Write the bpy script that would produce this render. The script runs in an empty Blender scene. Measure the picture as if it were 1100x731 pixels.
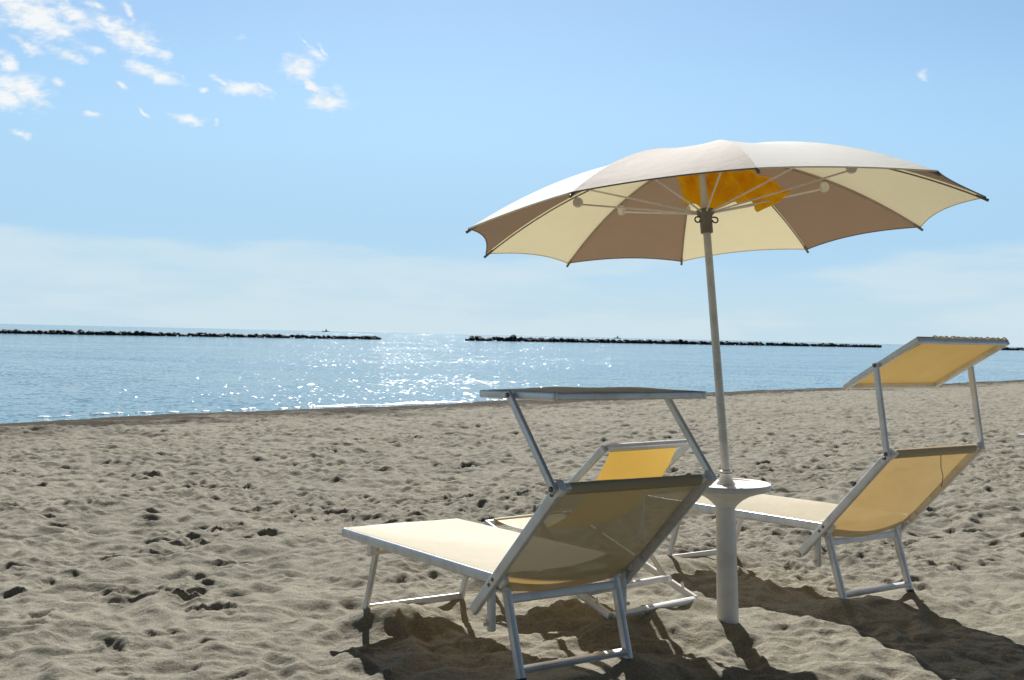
import bpy, bmesh, math, random
import numpy as np
from mathutils import Vector, Matrix

random.seed(7)
SC = bpy.context.scene
COL = SC.collection
R = math.radians

# ------------------------------------------------------------------ camera
CAM_H, FPX, PW = 1.27, 1214.0, 1100.0
ROLL, PITCH = 0.022796, 0.004085
SUN_EL, SUN_AZ = R(39.0), R(-4.0)          # azimuth measured from +Y towards +X

cam = bpy.data.cameras.new('camera')
cam.sensor_width = 36.0
cam.lens = FPX / PW * 36.0
cam.clip_start, cam.clip_end = 0.05, 60000
camo = bpy.data.objects.new('camera', cam); COL.objects.link(camo)
r0, u0 = Vector((1, 0, 0)), Vector((0, math.sin(PITCH), math.cos(PITCH)))
fw = Vector((0, math.cos(PITCH), -math.sin(PITCH)))
rx = r0 * math.cos(ROLL) + u0 * math.sin(ROLL)
ux = u0 * math.cos(ROLL) - r0 * math.sin(ROLL)
camo.matrix_world = Matrix(((rx.x, ux.x, -fw.x, 0), (rx.y, ux.y, -fw.y, 0), (rx.z, ux.z, -fw.z, CAM_H), (0, 0, 0, 1)))
SC.camera = camo

# ------------------------------------------------------------------ materials
def new_mat(name):
    m = bpy.data.materials.new(name); m.use_nodes = True
    nt = m.node_tree; nt.nodes.clear()
    return m, nt, nt.nodes, nt.links

def N(nt, t, **kw):
    n = nt.nodes.new(t)
    for k, v in kw.items():
        if k == 'inp':
            for a, b in v.items(): n.inputs[a].default_value = b
        else: setattr(n, k, v)
    return n

def ramp(nt, fac, stops, interp='LINEAR'):
    n = nt.nodes.new('ShaderNodeValToRGB'); n.color_ramp.interpolation = interp
    el = n.color_ramp.elements
    while len(el) < len(stops): el.new(0.5)
    for e, (p, c) in zip(el, stops):
        e.position = p; e.color = c if len(c) == 4 else (*c, 1)
    nt.links.new(fac, n.inputs['Fac'])
    return n.outputs['Color']

def mathn(nt, op, a, b=None, c=None, clamp=False):
    n = nt.nodes.new('ShaderNodeMath'); n.operation = op; n.use_clamp = clamp
    for i, v in enumerate((a, b, c)):
        if v is None: continue
        if isinstance(v, (int, float)): n.inputs[i].default_value = v
        else: nt.links.new(v, n.inputs[i])
    return n.outputs[0]

def painted(name, col, dirt, rough=0.4, metallic=0.0, scale=9.0, bump=0.15):
    """painted or anodised surface with faint grime, scuffs and uneven gloss"""
    m, nt, no, ln = new_mat(name)
    out = N(nt, 'ShaderNodeOutputMaterial'); p = N(nt, 'ShaderNodeBsdfPrincipled')
    tc = N(nt, 'ShaderNodeTexCoord')
    n1 = N(nt, 'ShaderNodeTexNoise', inp={'Scale': scale, 'Detail': 6, 'Roughness': 0.65})
    n2 = N(nt, 'ShaderNodeTexNoise', inp={'Scale': scale * 14, 'Detail': 3, 'Roughness': 0.6})
    ln.new(tc.outputs['Object'], n1.inputs['Vector']); ln.new(tc.outputs['Object'], n2.inputs['Vector'])
    c = ramp(nt, n1.outputs['Fac'], [(0.30, dirt), (0.52, col), (0.8, tuple(min(1, x * 1.06) for x in col))])
    ln.new(c, p.inputs['Base Color'])
    rr = N(nt, 'ShaderNodeMapRange', inp={'From Min': 0.3, 'From Max': 0.7, 'To Min': rough - 0.1, 'To Max': rough + 0.14})
    ln.new(n2.outputs['Fac'], rr.inputs['Value']); ln.new(rr.outputs[0], p.inputs['Roughness'])
    p.inputs['Metallic'].default_value = metallic
    b = N(nt, 'ShaderNodeBump', inp={'Strength': bump, 'Distance': 0.002})
    ln.new(n2.outputs['Fac'], b.inputs['Height']); ln.new(b.outputs[0], p.inputs['Normal'])
    ln.new(p.outputs[0], out.inputs[0])
    return m

def fabric(name, col, through, tfac=0.5, rough=0.45, weave=700.0, holes=0.0, stain=0.12, spec=0.5, sheen=0.0, wr=1.0):
    """woven cloth: reflects from its face, lets light through, with weave bump and soft stains"""
    m, nt, no, ln = new_mat(name)
    out = N(nt, 'ShaderNodeOutputMaterial'); p = N(nt, 'ShaderNodeBsdfPrincipled')
    tr = N(nt, 'ShaderNodeBsdfTranslucent'); mx = N(nt, 'ShaderNodeMixShader', inp={0: tfac})
    tc = N(nt, 'ShaderNodeTexCoord')
    n1 = N(nt, 'ShaderNodeTexNoise', inp={'Scale': 5.0, 'Detail': 5, 'Roughness': 0.6})
    ln.new(tc.outputs['Object'], n1.inputs['Vector'])
    k = mathn(nt, 'MULTIPLY_ADD', n1.outputs['Fac'], 2 * stain, 1 - stain)
    for cc, sock in ((col, p.inputs['Base Color']), (through, tr.inputs['Color'])):
        v = N(nt, 'ShaderNodeVectorMath', operation='SCALE'); v.inputs[0].default_value = cc
        ln.new(k, v.inputs['Scale']); ln.new(v.outputs[0], sock)
    p.inputs['Roughness'].default_value = rough
    p.inputs['Specular IOR Level'].default_value = spec
    p.inputs['Sheen Weight'].default_value = sheen
    wv = N(nt, 'ShaderNodeTexVoronoi', inp={'Scale': weave}); wv.distance = 'CHEBYCHEV'
    ln.new(tc.outputs['Object'], wv.inputs['Vector'])
    n3 = N(nt, 'ShaderNodeTexNoise', inp={'Scale': 14.0, 'Detail': 4, 'Roughness': 0.5})
    ln.new(tc.outputs['Object'], n3.inputs['Vector'])
    b0 = N(nt, 'ShaderNodeBump', inp={'Strength': 0.25 * wr, 'Distance': 0.012}); ln.new(n3.outputs['Fac'], b0.inputs['Height'])
    b = N(nt, 'ShaderNodeBump', inp={'Strength': 0.35, 'Distance': 0.0006})
    ln.new(wv.outputs['Distance'], b.inputs['Height']); ln.new(b0.outputs[0], b.inputs['Normal'])
    ln.new(b.outputs[0], p.inputs['Normal'])
    ln.new(p.outputs[0], mx.inputs[1]); ln.new(tr.outputs[0], mx.inputs[2])
    last = mx.outputs[0]
    if holes > 0:
        t = N(nt, 'ShaderNodeBsdfTransparent'); m2 = N(nt, 'ShaderNodeMixShader', inp={0: holes})
        ln.new(last, m2.inputs[1]); ln.new(t.outputs[0], m2.inputs[2]); last = m2.outputs[0]
    ln.new(last, out.inputs[0])
    return m

M = {}
M['alu'] = painted('aluminium', (0.74, 0.75, 0.76), (0.58, 0.57, 0.54), rough=0.36, metallic=0.35)
M['white'] = painted('white_plastic', (0.83, 0.82, 0.80), (0.68, 0.65, 0.59), rough=0.42, scale=5)
M['dark'] = painted('dark_plastic', (0.05, 0.05, 0.05), (0.03, 0.03, 0.03), rough=0.5)
M['hubgrey'] = painted('grey_plastic', (0.22, 0.20, 0.17), (0.16, 0.145, 0.12), rough=0.45)
M['polegrey'] = painted('pole_paint', (0.72, 0.70, 0.67), (0.56, 0.53, 0.48), rough=0.4, metallic=0.1)
M['ribgrey'] = painted('rib_paint', (0.34, 0.30, 0.25), (0.24, 0.21, 0.17), rough=0.45)
M['cord'] = painted('cord', (0.78, 0.76, 0.70), (0.6, 0.57, 0.5), rough=0.8)
M['sling'] = fabric('sling_fabric', (0.56, 0.48, 0.31), (0.56, 0.365, 0.125), tfac=0.27, rough=0.5, weave=900, holes=0.06, spec=.24)
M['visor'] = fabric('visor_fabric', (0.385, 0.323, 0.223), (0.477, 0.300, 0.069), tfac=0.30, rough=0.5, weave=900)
M['deck'] = fabric('deck_fabric', (0.554, 0.477, 0.231), (0.654, 0.377, 0.054), tfac=0.36, rough=0.5, weave=900)
M['cream'] = fabric('cream_canvas', (0.95, 0.94, 0.91), (0.708, 0.615, 0.331), tfac=0.27, rough=0.6, weave=1200, stain=0.05, spec=.3, sheen=0.5, wr=0.9)
M['taupe'] = fabric('taupe_canvas', (0.37, 0.315, 0.28), (0.213, 0.119, 0.064), tfac=0.27, rough=0.68, weave=1200, stain=0.08, spec=.22, sheen=0.0, wr=0.9)
M['yellow'] = fabric('yellow_cloth', (0.92, 0.54, 0.02), (1.0, 0.60, 0.02), tfac=0.55, rough=0.7, weave=500, stain=0.08, spec=0.2)
M['rust'] = painted('bolt_steel', (0.20, 0.17, 0.14), (0.12, 0.06, 0.03), rough=0.5, metallic=0.5, scale=60)

# ------------------------------------------------------------------ mesh helpers
class MB:
    def __init__(self): self.v, self.f, self.mi = [], [], []
    def add(self, vs, fs, mi=0):
        o = len(self.v); self.v += [tuple(x) for x in vs]
        self.f += [[i + o for i in q] for q in fs]; self.mi += [mi] * len(fs)
        return self
    def sweep(self, pts, prof, up=None, caps=True, mi=0, scale=None, end_in=0.0):
        """prof: closed list of (a,b) offsets along side and up axes; pts: polyline"""
        pts = [Vector(p) for p in pts]; n = len(pts); k = len(prof)
        up = Vector(up) if up is not None else None
        rings, prev = [], None
        for i, p in enumerate(pts):
            if i == 0: t = pts[1] - p
            elif i == n - 1: t = p - pts[i - 1]
            else: t = (pts[i + 1] - p).normalized() + (p - pts[i - 1]).normalized()
            t.normalize()
            u = up if up is not None else (prev if prev is not None else (Vector((0, 0, 1)) if abs(t.z) < 0.9 else Vector((0, 1, 0))))
            s = t.cross(u); s.normalize(); b = s.cross(t); b.normalize(); prev = b
            sc = scale[i] if scale else 1.0
            rings.append((p, t, s, b, sc))
        rows = []
        if caps and end_in > 0:
            p, t, s, b, sc = rings[0]; rows.append([p + s * x * sc * .82 + b * y * sc * .82 for x, y in prof]); rings[0] = (p + t * end_in, t, s, b, sc)
            p, t, s, b, sc = rings[-1]; lastrow = [p + s * x * sc * .82 + b * y * sc * .82 for x, y in prof]; rings[-1] = (p - t * end_in, t, s, b, sc)
        for p, t, s, b, sc in rings: rows.append([p + s * x * sc + b * y * sc for x, y in prof])
        if caps and end_in > 0: rows.append(lastrow)
        vs = [v for r_ in rows for v in r_]; fs = []
        for i in range(len(rows) - 1):
            for j in range(k):
                a, c = i * k + j, i * k + (j + 1) % k
                fs.append([a, c, c + k, a + k])
        if caps:
            fs.append(list(range(k))[::-1]); fs.append([(len(rows) - 1) * k + j for j in range(k)])
        return self.add(vs, fs, mi)
    def bar(self, p0, p1, w, h, up=(0, 0, 1), r=0.005, mi=0, seg=3):
        """rounded rectangular tube: w along side, h along up"""
        prof = []
        for cx, cy, a0 in ((w / 2 - r, h / 2 - r, 0), (-w / 2 + r, h / 2 - r, 90), (-w / 2 + r, -h / 2 + r, 180), (w / 2 - r, -h / 2 + r, 270)):
            for q in range(seg + 1):
                a = R(a0 + 90 * q / seg); prof.append((cx + r * math.cos(a), cy + r * math.sin(a)))
        return self.sweep([p0, p1], prof[::-1], up=up, end_in=0.0015, mi=mi)
    def tube(self, pts, rad, n=12, mi=0, scale=None, end_in=0.001):
        prof = [(rad * math.cos(-2 * math.pi * i / n), rad * math.sin(-2 * math.pi * i / n)) for i in range(n)]
        return self.sweep(pts, prof, mi=mi, scale=scale, end_in=min(end_in, rad * .4))
    def lathe(self, p, axis, prof, n=32, mi=0):
        """prof: list of (radius, height along axis); radius 0 closes it"""
        p = Vector(p); ax = Vector(axis).normalized()
        s = ax.cross(Vector((0, 1, 0)) if abs(ax.y) < 0.9 else Vector((1, 0, 0))).normalized(); t = ax.cross(s)
        vs, fs = [], []
        for rr, z in prof:
            for i in range(n):
                a = 2 * math.pi * i / n
                vs.append(p + ax * z + (s * math.cos(a) + t * math.sin(a)) * max(rr, 1e-5))
        for i in range(len(prof) - 1):
            for j in range(n):
                a, c = i * n + j, i * n + (j + 1) % n
                fs.append([a, c, c + n, a + n])
        return self.add(vs, fs, mi)
    def sheet(self, fn, nu, nv, mi=0, flip=False):
        vs = [fn(i / nu, j / nv) for j in range(nv + 1) for i in range(nu + 1)]; fs = []
        for j in range(nv):
            for i in range(nu):
                a = j * (nu + 1) + i; q = [a, a + 1, a + nu + 2, a + nu + 1]
                fs.append(q[::-1] if flip else q)
        return self.add(vs, fs, mi)
    def build(self, name, mat, parent=None, sharp=0.7):
        me = bpy.data.meshes.new(name); me.from_pydata([tuple(v) for v in self.v], [], self.f); me.validate()
        for m in (mat if isinstance(mat, (list, tuple)) else [mat]): me.materials.append(m)
        if len(self.mi) == len(me.polygons): me.polygons.foreach_set('material_index', self.mi)
        me.shade_smooth()
        if sharp: me.set_sharp_from_angle(angle=sharp)
        me.update()
        o = bpy.data.objects.new(name, me); COL.objects.link(o)
        if parent is not None: o.parent = parent
        return o

def thing(name, label, cat, loc=(0, 0, 0), rot=None, group=None):
    o = bpy.data.objects.new(name, None); COL.objects.link(o); o.empty_display_size = 0.1
    o.location = loc
    if rot is not None: o.rotation_euler = rot
    o['label'] = label; o['category'] = cat
    if group: o['group'] = group
    return o

def tag(o, label, cat, group=None, kind=None):
    o['label'] = label; o['category'] = cat
    if group: o['group'] = group
    if kind: o['kind'] = kind
    return o

def bolt(mb, p, axis, rad=0.009, h=0.006, mi=0):
    mb.lathe(Vector(p), axis, [(0, 0), (rad, 0), (rad, h * .6), (rad * .8, h), (0, h)], n=12, mi=mi)

def put_bolt(p, axis, rad, h, parent):
    mb = MB(); bolt(mb, p, axis, rad, h); return mb.build('bolt', M['rust'], parent)

# ------------------------------------------------------------------ noise for the terrain
def _hash(ix, iy, seed):
    h = (ix.astype(np.int64) * 374761393 + iy.astype(np.int64) * 668265263 + seed * 1442695041) & 0x7fffffff
    h = (h ^ (h >> 13)) * 1274126177 & 0x7fffffff
    return ((h ^ (h >> 16)) & 0xffff) / 65535.0 * 2 * math.pi

def perlin(x, y, seed=0):
    ix, iy = np.floor(x), np.floor(y); fx, fy = x - ix, y - iy
    u, v = fx * fx * fx * (fx * (fx * 6 - 15) + 10), fy * fy * fy * (fy * (fy * 6 - 15) + 10)
    def g(dx, dy):
        a = _hash(ix + dx, iy + dy, seed); return np.cos(a) * (fx - dx) + np.sin(a) * (fy - dy)
    a, b, c, d = g(0, 0), g(1, 0), g(0, 1), g(1, 1)
    return 1.4 * ((a * (1 - u) + b * u) * (1 - v) + (c * (1 - u) + d * u) * v)

def sstep(a, b, x):
    t = np.clip((x - a) / (b - a), 0, 1); return t * t * (3 - 2 * t)

# ------------------------------------------------------------------ shared layout
WATER_Z = -0.30
SHORE = np.array([(-60, -55), (-30, -14), (-14, 9.5), (-10, 15.4), (-8.19, 18.15), (-7.27, 19.7), (-4.58, 22.4), (-1.05, 26.25), (6.7, 35.2), (11.6, 40.1), (24.8, 54.6), (60, 88), (140, 150)])

# sun lounger shared measures
LG = dict(W=.6497, Wb=.7334, zs=.3647, L=1.2952, Lu=.5415, Ll=.1836, Ls=.4051, Dv=.4639, pv=.472, lw=.5157, lwb=.5076,
          ryt=.0317, ryb=-.0764, fyt=1.0436, fyb=1.1601, hy=-.0246, hz=-.0202, Wf=.6259, Wt=.6858, Wl=.6808)
CH = {'near': (.2261, 4.3049, .0299, .5971, -.0234, .0022, .7637, .8548, .0081),
      'right': (1.7884, 5.6381, .0325, .6060, -.0253, -.0016, .7899, 1.4185, .5006)}

def chair_matrix(c):
    x, y, z, a, p, r = c[:6]
    return Matrix.Translation((x, y, z)) @ Matrix.Rotation(a, 4, 'Z') @ Matrix.Rotation(p, 4, 'X') @ Matrix.Rotation(r, 4, 'Y')

DECK = dict(x=.4696, y=5.3999, z=.0191, a=.6921, y1=.5697, z1=.3086, y2=-.327, z2=.0252, y3=-.2657, z3=.7597, y4=.5899, z4=.0203, W=.5664)
POST = Vector((1.0041, 5.0986, 0.0))

# ------------------------------------------------------------------ sand
def build_sand():
    ys = [-12.0]
    while ys[-1] < 1.8: ys.append(ys[-1] + 0.25)
    while ys[-1] < 170:
        y = ys[-1]
        ys.append(y + max(0.0085, 0.0021 * y) if y < 58 else y + 0.02 * y)
    ys = np.array(ys)
    us = [0.0]
    while us[-1] < 1.5: us.append(us[-1] + (0.00135 if us[-1] < 0.44 else 0.00135 + (us[-1] - .44) * .2))
    us = np.array([-u for u in us[:0:-1]] + us)
    C0 = 4.0
    rowscale = np.maximum(ys + C0, 3.0) * np.where(ys < 1.8, 1.0, 1.0)
    X = us[None, :] * rowscale[:, None] ; Y = np.repeat(ys[:, None], len(us), 1)
    X = X * np.where(ys < 1.8, 1 + (1.8 - ys) * 0.25, 1.0)[:, None]
    # inland distance from the waterline
    D = np.full(X.shape, 1e9); S = np.zeros(X.shape)
    for (ax, ay), (bx, by) in zip(SHORE[:-1], SHORE[1:]):
        dx, dy = bx - ax, by - ay; L2 = dx * dx + dy * dy
        t = np.clip(((X - ax) * dx + (Y - ay) * dy) / L2, 0, 1)
        qx, qy = X - (ax + t * dx), Y - (ay + t * dy); d = np.hypot(qx, qy)
        side = np.sign(dx * qy - dy * qx) * -1.0        # + = landward (right of the line)
        m = d < D; D[m] = d[m]; S[m] = side[m]
    sd = D * S + 0.35 * perlin(X * .35, Y * .35, 77) + 0.12 * perlin(X * 1.3, Y * 1.3, 78)
    base = np.where(sd > 0, WATER_Z - 0.012 + 0.31 * (1 - np.exp(-np.maximum(sd, 0) / 6.5)), WATER_Z - 0.012 + np.maximum(sd * .08, -1.5))
    dry = sstep(0.3, 3.0, sd)
    # soft wind-and-feet relief
    wx, wy = X + .12 * perlin(X * 1.7, Y * 1.7, 5), Y + .12 * perlin(X * 1.7, Y * 1.7, 6)
    h = 0.040 * perlin(X * .33, Y * .33, 1)
    n1 = perlin(wx * 2.3, wy * 2.6, 2); n2 = perlin(wx * 5.0, wy * 5.4, 3); n3 = perlin(wx * 10.5, wy * 11, 4)
    h += 0.024 * n1 + 0.008 * (1 - 2 * np.abs(n2)) + 0.023 * perlin(wx * 6.3, wy * 5.6, 12) + 0.0165 * n3
    rough = sstep(-.05, .35, perlin(X * .5 + 9, Y * .5, 8) + 0.25 * sstep(9, 20, Y) )
    h += 0.016 * rough * perlin(X * 17, Y * 17, 9) + (0.003 + 0.006 * rough) * perlin(X * 34, Y * 34, 10)
    ch = sstep(6.2, 9.5, Y + .8 * perlin(X * .6, Y * .6, 40) + 1.2 * sstep(1.0, 3.0, X)) * (.45 + .55 * sstep(-.3, .3, perlin(X * .8, Y * .8, 41)))
    h += .78 * ch * (.040 * np.maximum(perlin(wx * 5.2, wy * 3.6, 42), -.15) + .030 * np.maximum(perlin(wx * 9.5, wy * 7.0, 43), -.1) + .012 * perlin(X * 19, Y * 15, 44))
    fine = np.where(Y < 12, 1.0, 0.5)
    h += 0.0022 * fine * perlin(X * 70, Y * 70, 11)
    Z = base + h * (0.12 + 0.88 * dry)
    # footprints: worn hollows with a steep ragged wall and a pushed-up rim
    rng = np.random.default_rng(11)
    wob = 0.42 * perlin(X * 13, Y * 13, 21) + 0.3 * perlin(X * 29, Y * 29, 22)
    def patch(cx, cy, rad):
        i0, i1 = np.searchsorted(ys, (cy - rad, cy + rad))
        if i1 <= i0: return None
        sc = max(ys[i0] + C0, 3.0), max(ys[min(i1, len(ys) - 1)] + C0, 3.0)
        lo = min((cx - rad) / sc[0], (cx - rad) / sc[1]); hi = max((cx + rad) / sc[0], (cx + rad) / sc[1])
        j0, j1 = np.searchsorted(us, (lo, hi))
        if j1 <= j0: return None
        return slice(i0, i1), slice(j0, j1)
    def print_at(cx, cy, a, ln, wd, dep, sharp):
        P = patch(cx, cy, ln * 2.2)
        if P is None: return
        dx, dy = X[P] - cx, Y[P] - cy
        p = (dx * math.cos(a) + dy * math.sin(a)) / ln; q = (-dx * math.sin(a) + dy * math.cos(a)) / wd
        q = q * (1 + 0.25 * np.sin(p * 2.4))
        d = np.sqrt(p * p + q * q) + wob[P] * .55
        inside = 1 - sstep(1 - sharp, 1 + sharp * .3, d)
        rim = np.exp(-((d - 1.22) / .26) ** 2)
        Z[P] += (-dep * inside + dep * .42 * rim) * dry[P]
    trails = []
    for _ in range(80):                       # walked lines, one print after another
        a = rng.uniform(0, 2 * math.pi) if rng.random() < .4 else rng.normal(.8, .35) + (math.pi if rng.random() < .5 else 0)
        y0 = rng.uniform(6, 42); x0 = rng.uniform(-.6, .6) * (y0 + 3)
        for k in range(int(rng.integers(5, 22))):
            s = 1 if k % 2 else -1
            trails.append((x0 + math.cos(a) * .62 * k - math.sin(a) * .1 * s + rng.normal(0, .05), y0 + math.sin(a) * .62 * k + math.cos(a) * .1 * s + rng.normal(0, .05), a + rng.normal(0, .15)))
    for cx, cy, a in trails:
        if cy < 5.5 and cx > -1.4: continue
        print_at(cx, cy, a, rng.uniform(.10, .135), rng.uniform(.04, .062), rng.uniform(.010, .028), rng.uniform(.2, .6))
    for _ in range(3000):
        cy = 5.5 + 38 * rng.random() ** 1.15; cx = rng.uniform(-.62, .62) * (cy + 2)
        if perlin(np.array([cx * .45]), np.array([cy * .3]), 51)[0] < .02: continue
        if cy < 8 and -1.2 < cx < 3: continue
        print_at(cx, cy, rng.uniform(0, math.pi), rng.uniform(.05, .14), rng.uniform(.03, .075), rng.uniform(.006, .026), rng.uniform(.25, .8))
    # broken crusts: ragged little scarps whose far wall faces the sea
    def scarp(cx, cy, ln, a, dep, wd=.02):
        P = patch(cx, cy, ln * 1.6)
        if P is None: return
        dx, dy = X[P] - cx, Y[P] - cy
        p = dx * math.cos(a) + dy * math.sin(a); q = -dx * math.sin(a) + dy * math.cos(a)
        q = q + .07 * perlin(X[P] * 5, Y[P] * 5, 31) + .035 * perlin(X[P] * 15, Y[P] * 15, 32) + .012 * perlin(X[P] * 40, Y[P] * 40, 34)
        along = 1 - sstep(ln * .45, ln * 1.05, np.abs(p) + .06 * perlin(X[P] * 9, Y[P] * 9, 33))
        cut = np.where(q < 0, np.exp(-(q / (wd * 2.2)) ** 2), 1 - sstep(0, .02, q))
        lip = np.exp(-((q - .035) / .035) ** 2)
        along = along * sstep(-.45, .2, perlin(X[P] * 11, Y[P] * 11, 35))
        Z[P] += along * (-.6 * dep * cut + .32 * dep * lip + .16 * dep * perlin(X[P] * 45, Y[P] * 45, 36))
    for px_, py_, ln, a, dep in [(-2.05, 7.05, .24, .16, .055), (-1.62, 7.25, .22, .2, .055), (-1.2, 8.2, .2, .1, .05), (-1.95, 8.3, .18, .2, .05), (-.72, 7.9, .3, .25, .05),
                                 (-1.35, 5.35, .11, .1, .04), (-1.28, 5.28, .06, -.5, .035), (-1.42, 5.25, .06, .4, .03), (-1.95, 5.55, .10, .3, .045), (-1.82, 5.62, .08, .3, .04), (-2.35, 5.5, .1, .3, .04),
                                 (-.42, 7.2, .22, .2, .05), (-.62, 5.95, .2, .5, .035), (-2.3, 9.6, .2, .1, .05), (-.6, 10.2, .25, .1, .05), (-3.2, 10.5, .3, .1, .05), (.1, 9.6, .22, 0, .045),
                                 (-1.0, 4.15, .08, .3, .03), (1.55, 7.8, .2, .1, .04), (2.6, 7.4, .25, .2, .04), (3.2, 7.9, .2, -.1, .05), (.65, 6.9, .3, .2, .045)]:
        scarp(px_, py_, ln, a, dep)
    for _ in range(260):
        cy = rng.uniform(4.0, 16); cx = rng.uniform(-.52, .52) * (cy + 1)
        if cy < 6 and cx > -.9: continue
        scarp(cx, cy, rng.uniform(.03, .16), rng.normal(0.1, .5), rng.uniform(.012, .04), rng.uniform(.008, .025))
    # mounds and hollows around the furniture
    def bump(cx, cy, rad, dz, ex=1.0, a=0.0):
        P = patch(cx, cy, rad * 2.6 * max(1, ex))
        if P is None: return
        dx, dy = X[P] - cx, Y[P] - cy
        p = (dx * math.cos(a) + dy * math.sin(a)) / ex; q = -dx * math.sin(a) + dy * math.cos(a)
        Z[P] += dz * np.exp(-(p * p + q * q) / (rad * rad) * (1 + .6 * wob[P]))
    def settle(p, dz, rad):
        P = patch(p[0], p[1], rad * 2.2)
        if P is None: return
        w = np.exp(-((X[P] - p[0]) ** 2 + (Y[P] - p[1]) ** 2) / (rad * rad))
        Z[P] = Z[P] * (1 - w) + (p[2] + dz + 0.004 * wob[P]) * w
    for key in ('near', 'right'):
        Mx = chair_matrix(CH[key])
        for s in (-1, 1):
            settle(Mx @ Vector((s * LG['lwb'] / 2, LG['ryb'], 0)), -.012, .16)
            settle(Mx @ Vector((s * LG['lwb'] / 2, LG['fyb'], 0)), .004, .14)
        settle(Mx @ Vector((0, LG['ryb'], 0)), -.03, .16)
        settle(Mx @ Vector((0, LG['fyb'], 0)), .0, .12)
    Dm = Matrix.Translation((DECK['x'], DECK['y'], DECK['z'])) @ Matrix.Rotation(DECK['a'], 4, 'Z')
    for s in (-1, 0, 1):
        settle(Dm @ Vector((s * .28, DECK['y2'], DECK['z2'])), -.022, .13)
        settle(Dm @ Vector((s * .28, DECK['y4'], DECK['z4'])), .03, .12)
    bump(-.47, 5.07, .12, .085, 1.3, .5); bump(-.66, 4.92, .10, -.03); bump(-.72, 5.35, .16, -.03, 1.4, .5)
    bump(1.25, 5.15, .45, .05, 1.6, -.3); bump(1.55, 4.62, .35, .035, 1.5, -.5); bump(.62, 4.55, .22, .03, 1.4, -.4)
    bump(.75, 6.3, .22, .05, 1.5, .4); bump(.2, 4.75, .18, .03, 1.4, .6)
    near = np.exp(-(((X - .45) / 1.5) ** 2 + ((Y - 5.0) / .8) ** 2)) * sstep(-.25, .25, perlin(X * 2.2, Y * 2.2, 61))
    Z += near * (.010 * perlin(X * 13, Y * 13, 62) + .007 * np.maximum(perlin(X * 27, Y * 27, 63), -.1) + .003 * perlin(X * 55, Y * 55, 64))
    settle(POST, .0, .16); bump(POST.x - .1, POST.y - .03, .08, .018)
    ny, nx = X.shape
    co = np.stack([X, Y, Z], -1).reshape(-1, 3).astype(np.float32)
    idx = np.arange(ny * nx).reshape(ny, nx)
    quads = np.stack([idx[:-1, :-1], idx[:-1, 1:], idx[1:, 1:], idx[1:, :-1]], -1).reshape(-1, 4)
    me = bpy.data.meshes.new('beach')
    me.vertices.add(len(co)); me.vertices.foreach_set('co', co.ravel())
    me.loops.add(quads.size); me.loops.foreach_set('vertex_index', quads.ravel().astype(np.int32))
    me.polygons.add(len(quads)); me.polygons.foreach_set('loop_start', np.arange(0, quads.size, 4, dtype=np.int32))
    at = me.attributes.new('wet', 'FLOAT', 'POINT'); at.data.foreach_set('value', (1 - sstep(1.2, 4.6, sd + 1.6 * perlin(X * .9, Y * .9, 91) + 1.2 * perlin(X * 3, Y * 3, 92))).ravel().astype(np.float32))
    me.update(calc_edges=True); me.shade_smooth()
    o = bpy.data.objects.new('beach', me); COL.objects.link(o)
    tag(o, 'grey-beige dry sand beach, trodden into lumps and hollows, down to the water', 'sand', kind='structure')
    m, nt, no, ln = new_mat('sand')
    out = N(nt, 'ShaderNodeOutputMaterial'); p = N(nt, 'ShaderNodeBsdfPrincipled'); tc = N(nt, 'ShaderNodeTexCoord')
    def noise(sc, det, ro=.6):
        n = N(nt, 'ShaderNodeTexNoise', inp={'Scale': sc, 'Detail': det, 'Roughness': ro}); ln.new(tc.outputs['Object'], n.inputs['Vector']); return n.outputs['Fac']
    big, mid, gr, gr2 = noise(.7, 5), noise(9, 5), noise(95, 5, .85), noise(300, 3, .8)
    c1 = ramp(nt, big, [(.3, (0.273, 0.258, 0.212)), (.7, (0.331, 0.311, 0.254))])
    c2 = ramp(nt, mid, [(.25, (.78, .79, .80)), (.75, (1.14, 1.12, 1.09))])
    c3 = ramp(nt, gr, [(.28, (.30, .28, .26)), (.43, (.84, .84, .83)), (.56, (1.06, 1.06, 1.05)), (.74, (1.7, 1.65, 1.56))])
    c4 = ramp(nt, gr2, [(.3, (.7, .7, .7)), (.7, (1.28, 1.27, 1.25))])
    def mul(a, b):
        n = N(nt, 'ShaderNodeMix', data_type='RGBA', blend_type='MULTIPLY'); n.inputs[0].default_value = 1
        ln.new(a, n.inputs[6]); ln.new(b, n.inputs[7]); return n.outputs[2]
    vo = N(nt, 'ShaderNodeTexVoronoi', inp={'Scale': 55.0, 'Randomness': 1.0}); ln.new(tc.outputs['Object'], vo.inputs['Vector'])
    shell = mathn(nt, 'MULTIPLY', mathn(nt, 'LESS_THAN', vo.outputs['Distance'], .14), mathn(nt, 'GREATER_THAN', N(nt, 'ShaderNodeSeparateColor').outputs[0], .9))
    sepc = shell.node.inputs[1].links[0].from_node.inputs[0].links[0].from_node; ln.new(vo.outputs['Color'], sepc.inputs[0])
    cs = N(nt, 'ShaderNodeMix', data_type='RGBA'); cs.inputs[7].default_value = (.72, .69, .62, 1); ln.new(shell, cs.inputs[0])   # shell grit
    ln.new(mul(mul(mul(c1, c2), c3), c4), cs.inputs[6]); col = cs.outputs[2]
    wet = N(nt, 'ShaderNodeAttribute', attribute_name='wet').outputs['Fac']
    wc = N(nt, 'ShaderNodeMix', data_type='RGBA', blend_type='MULTIPLY'); wc.inputs[7].default_value = (.22, .20, .18, 1)
    ln.new(wet, wc.inputs[0]); ln.new(col, wc.inputs[6]); ln.new(wc.outputs[2], p.inputs['Base Color'])
    p.inputs['Roughness'].default_value = .95
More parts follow.
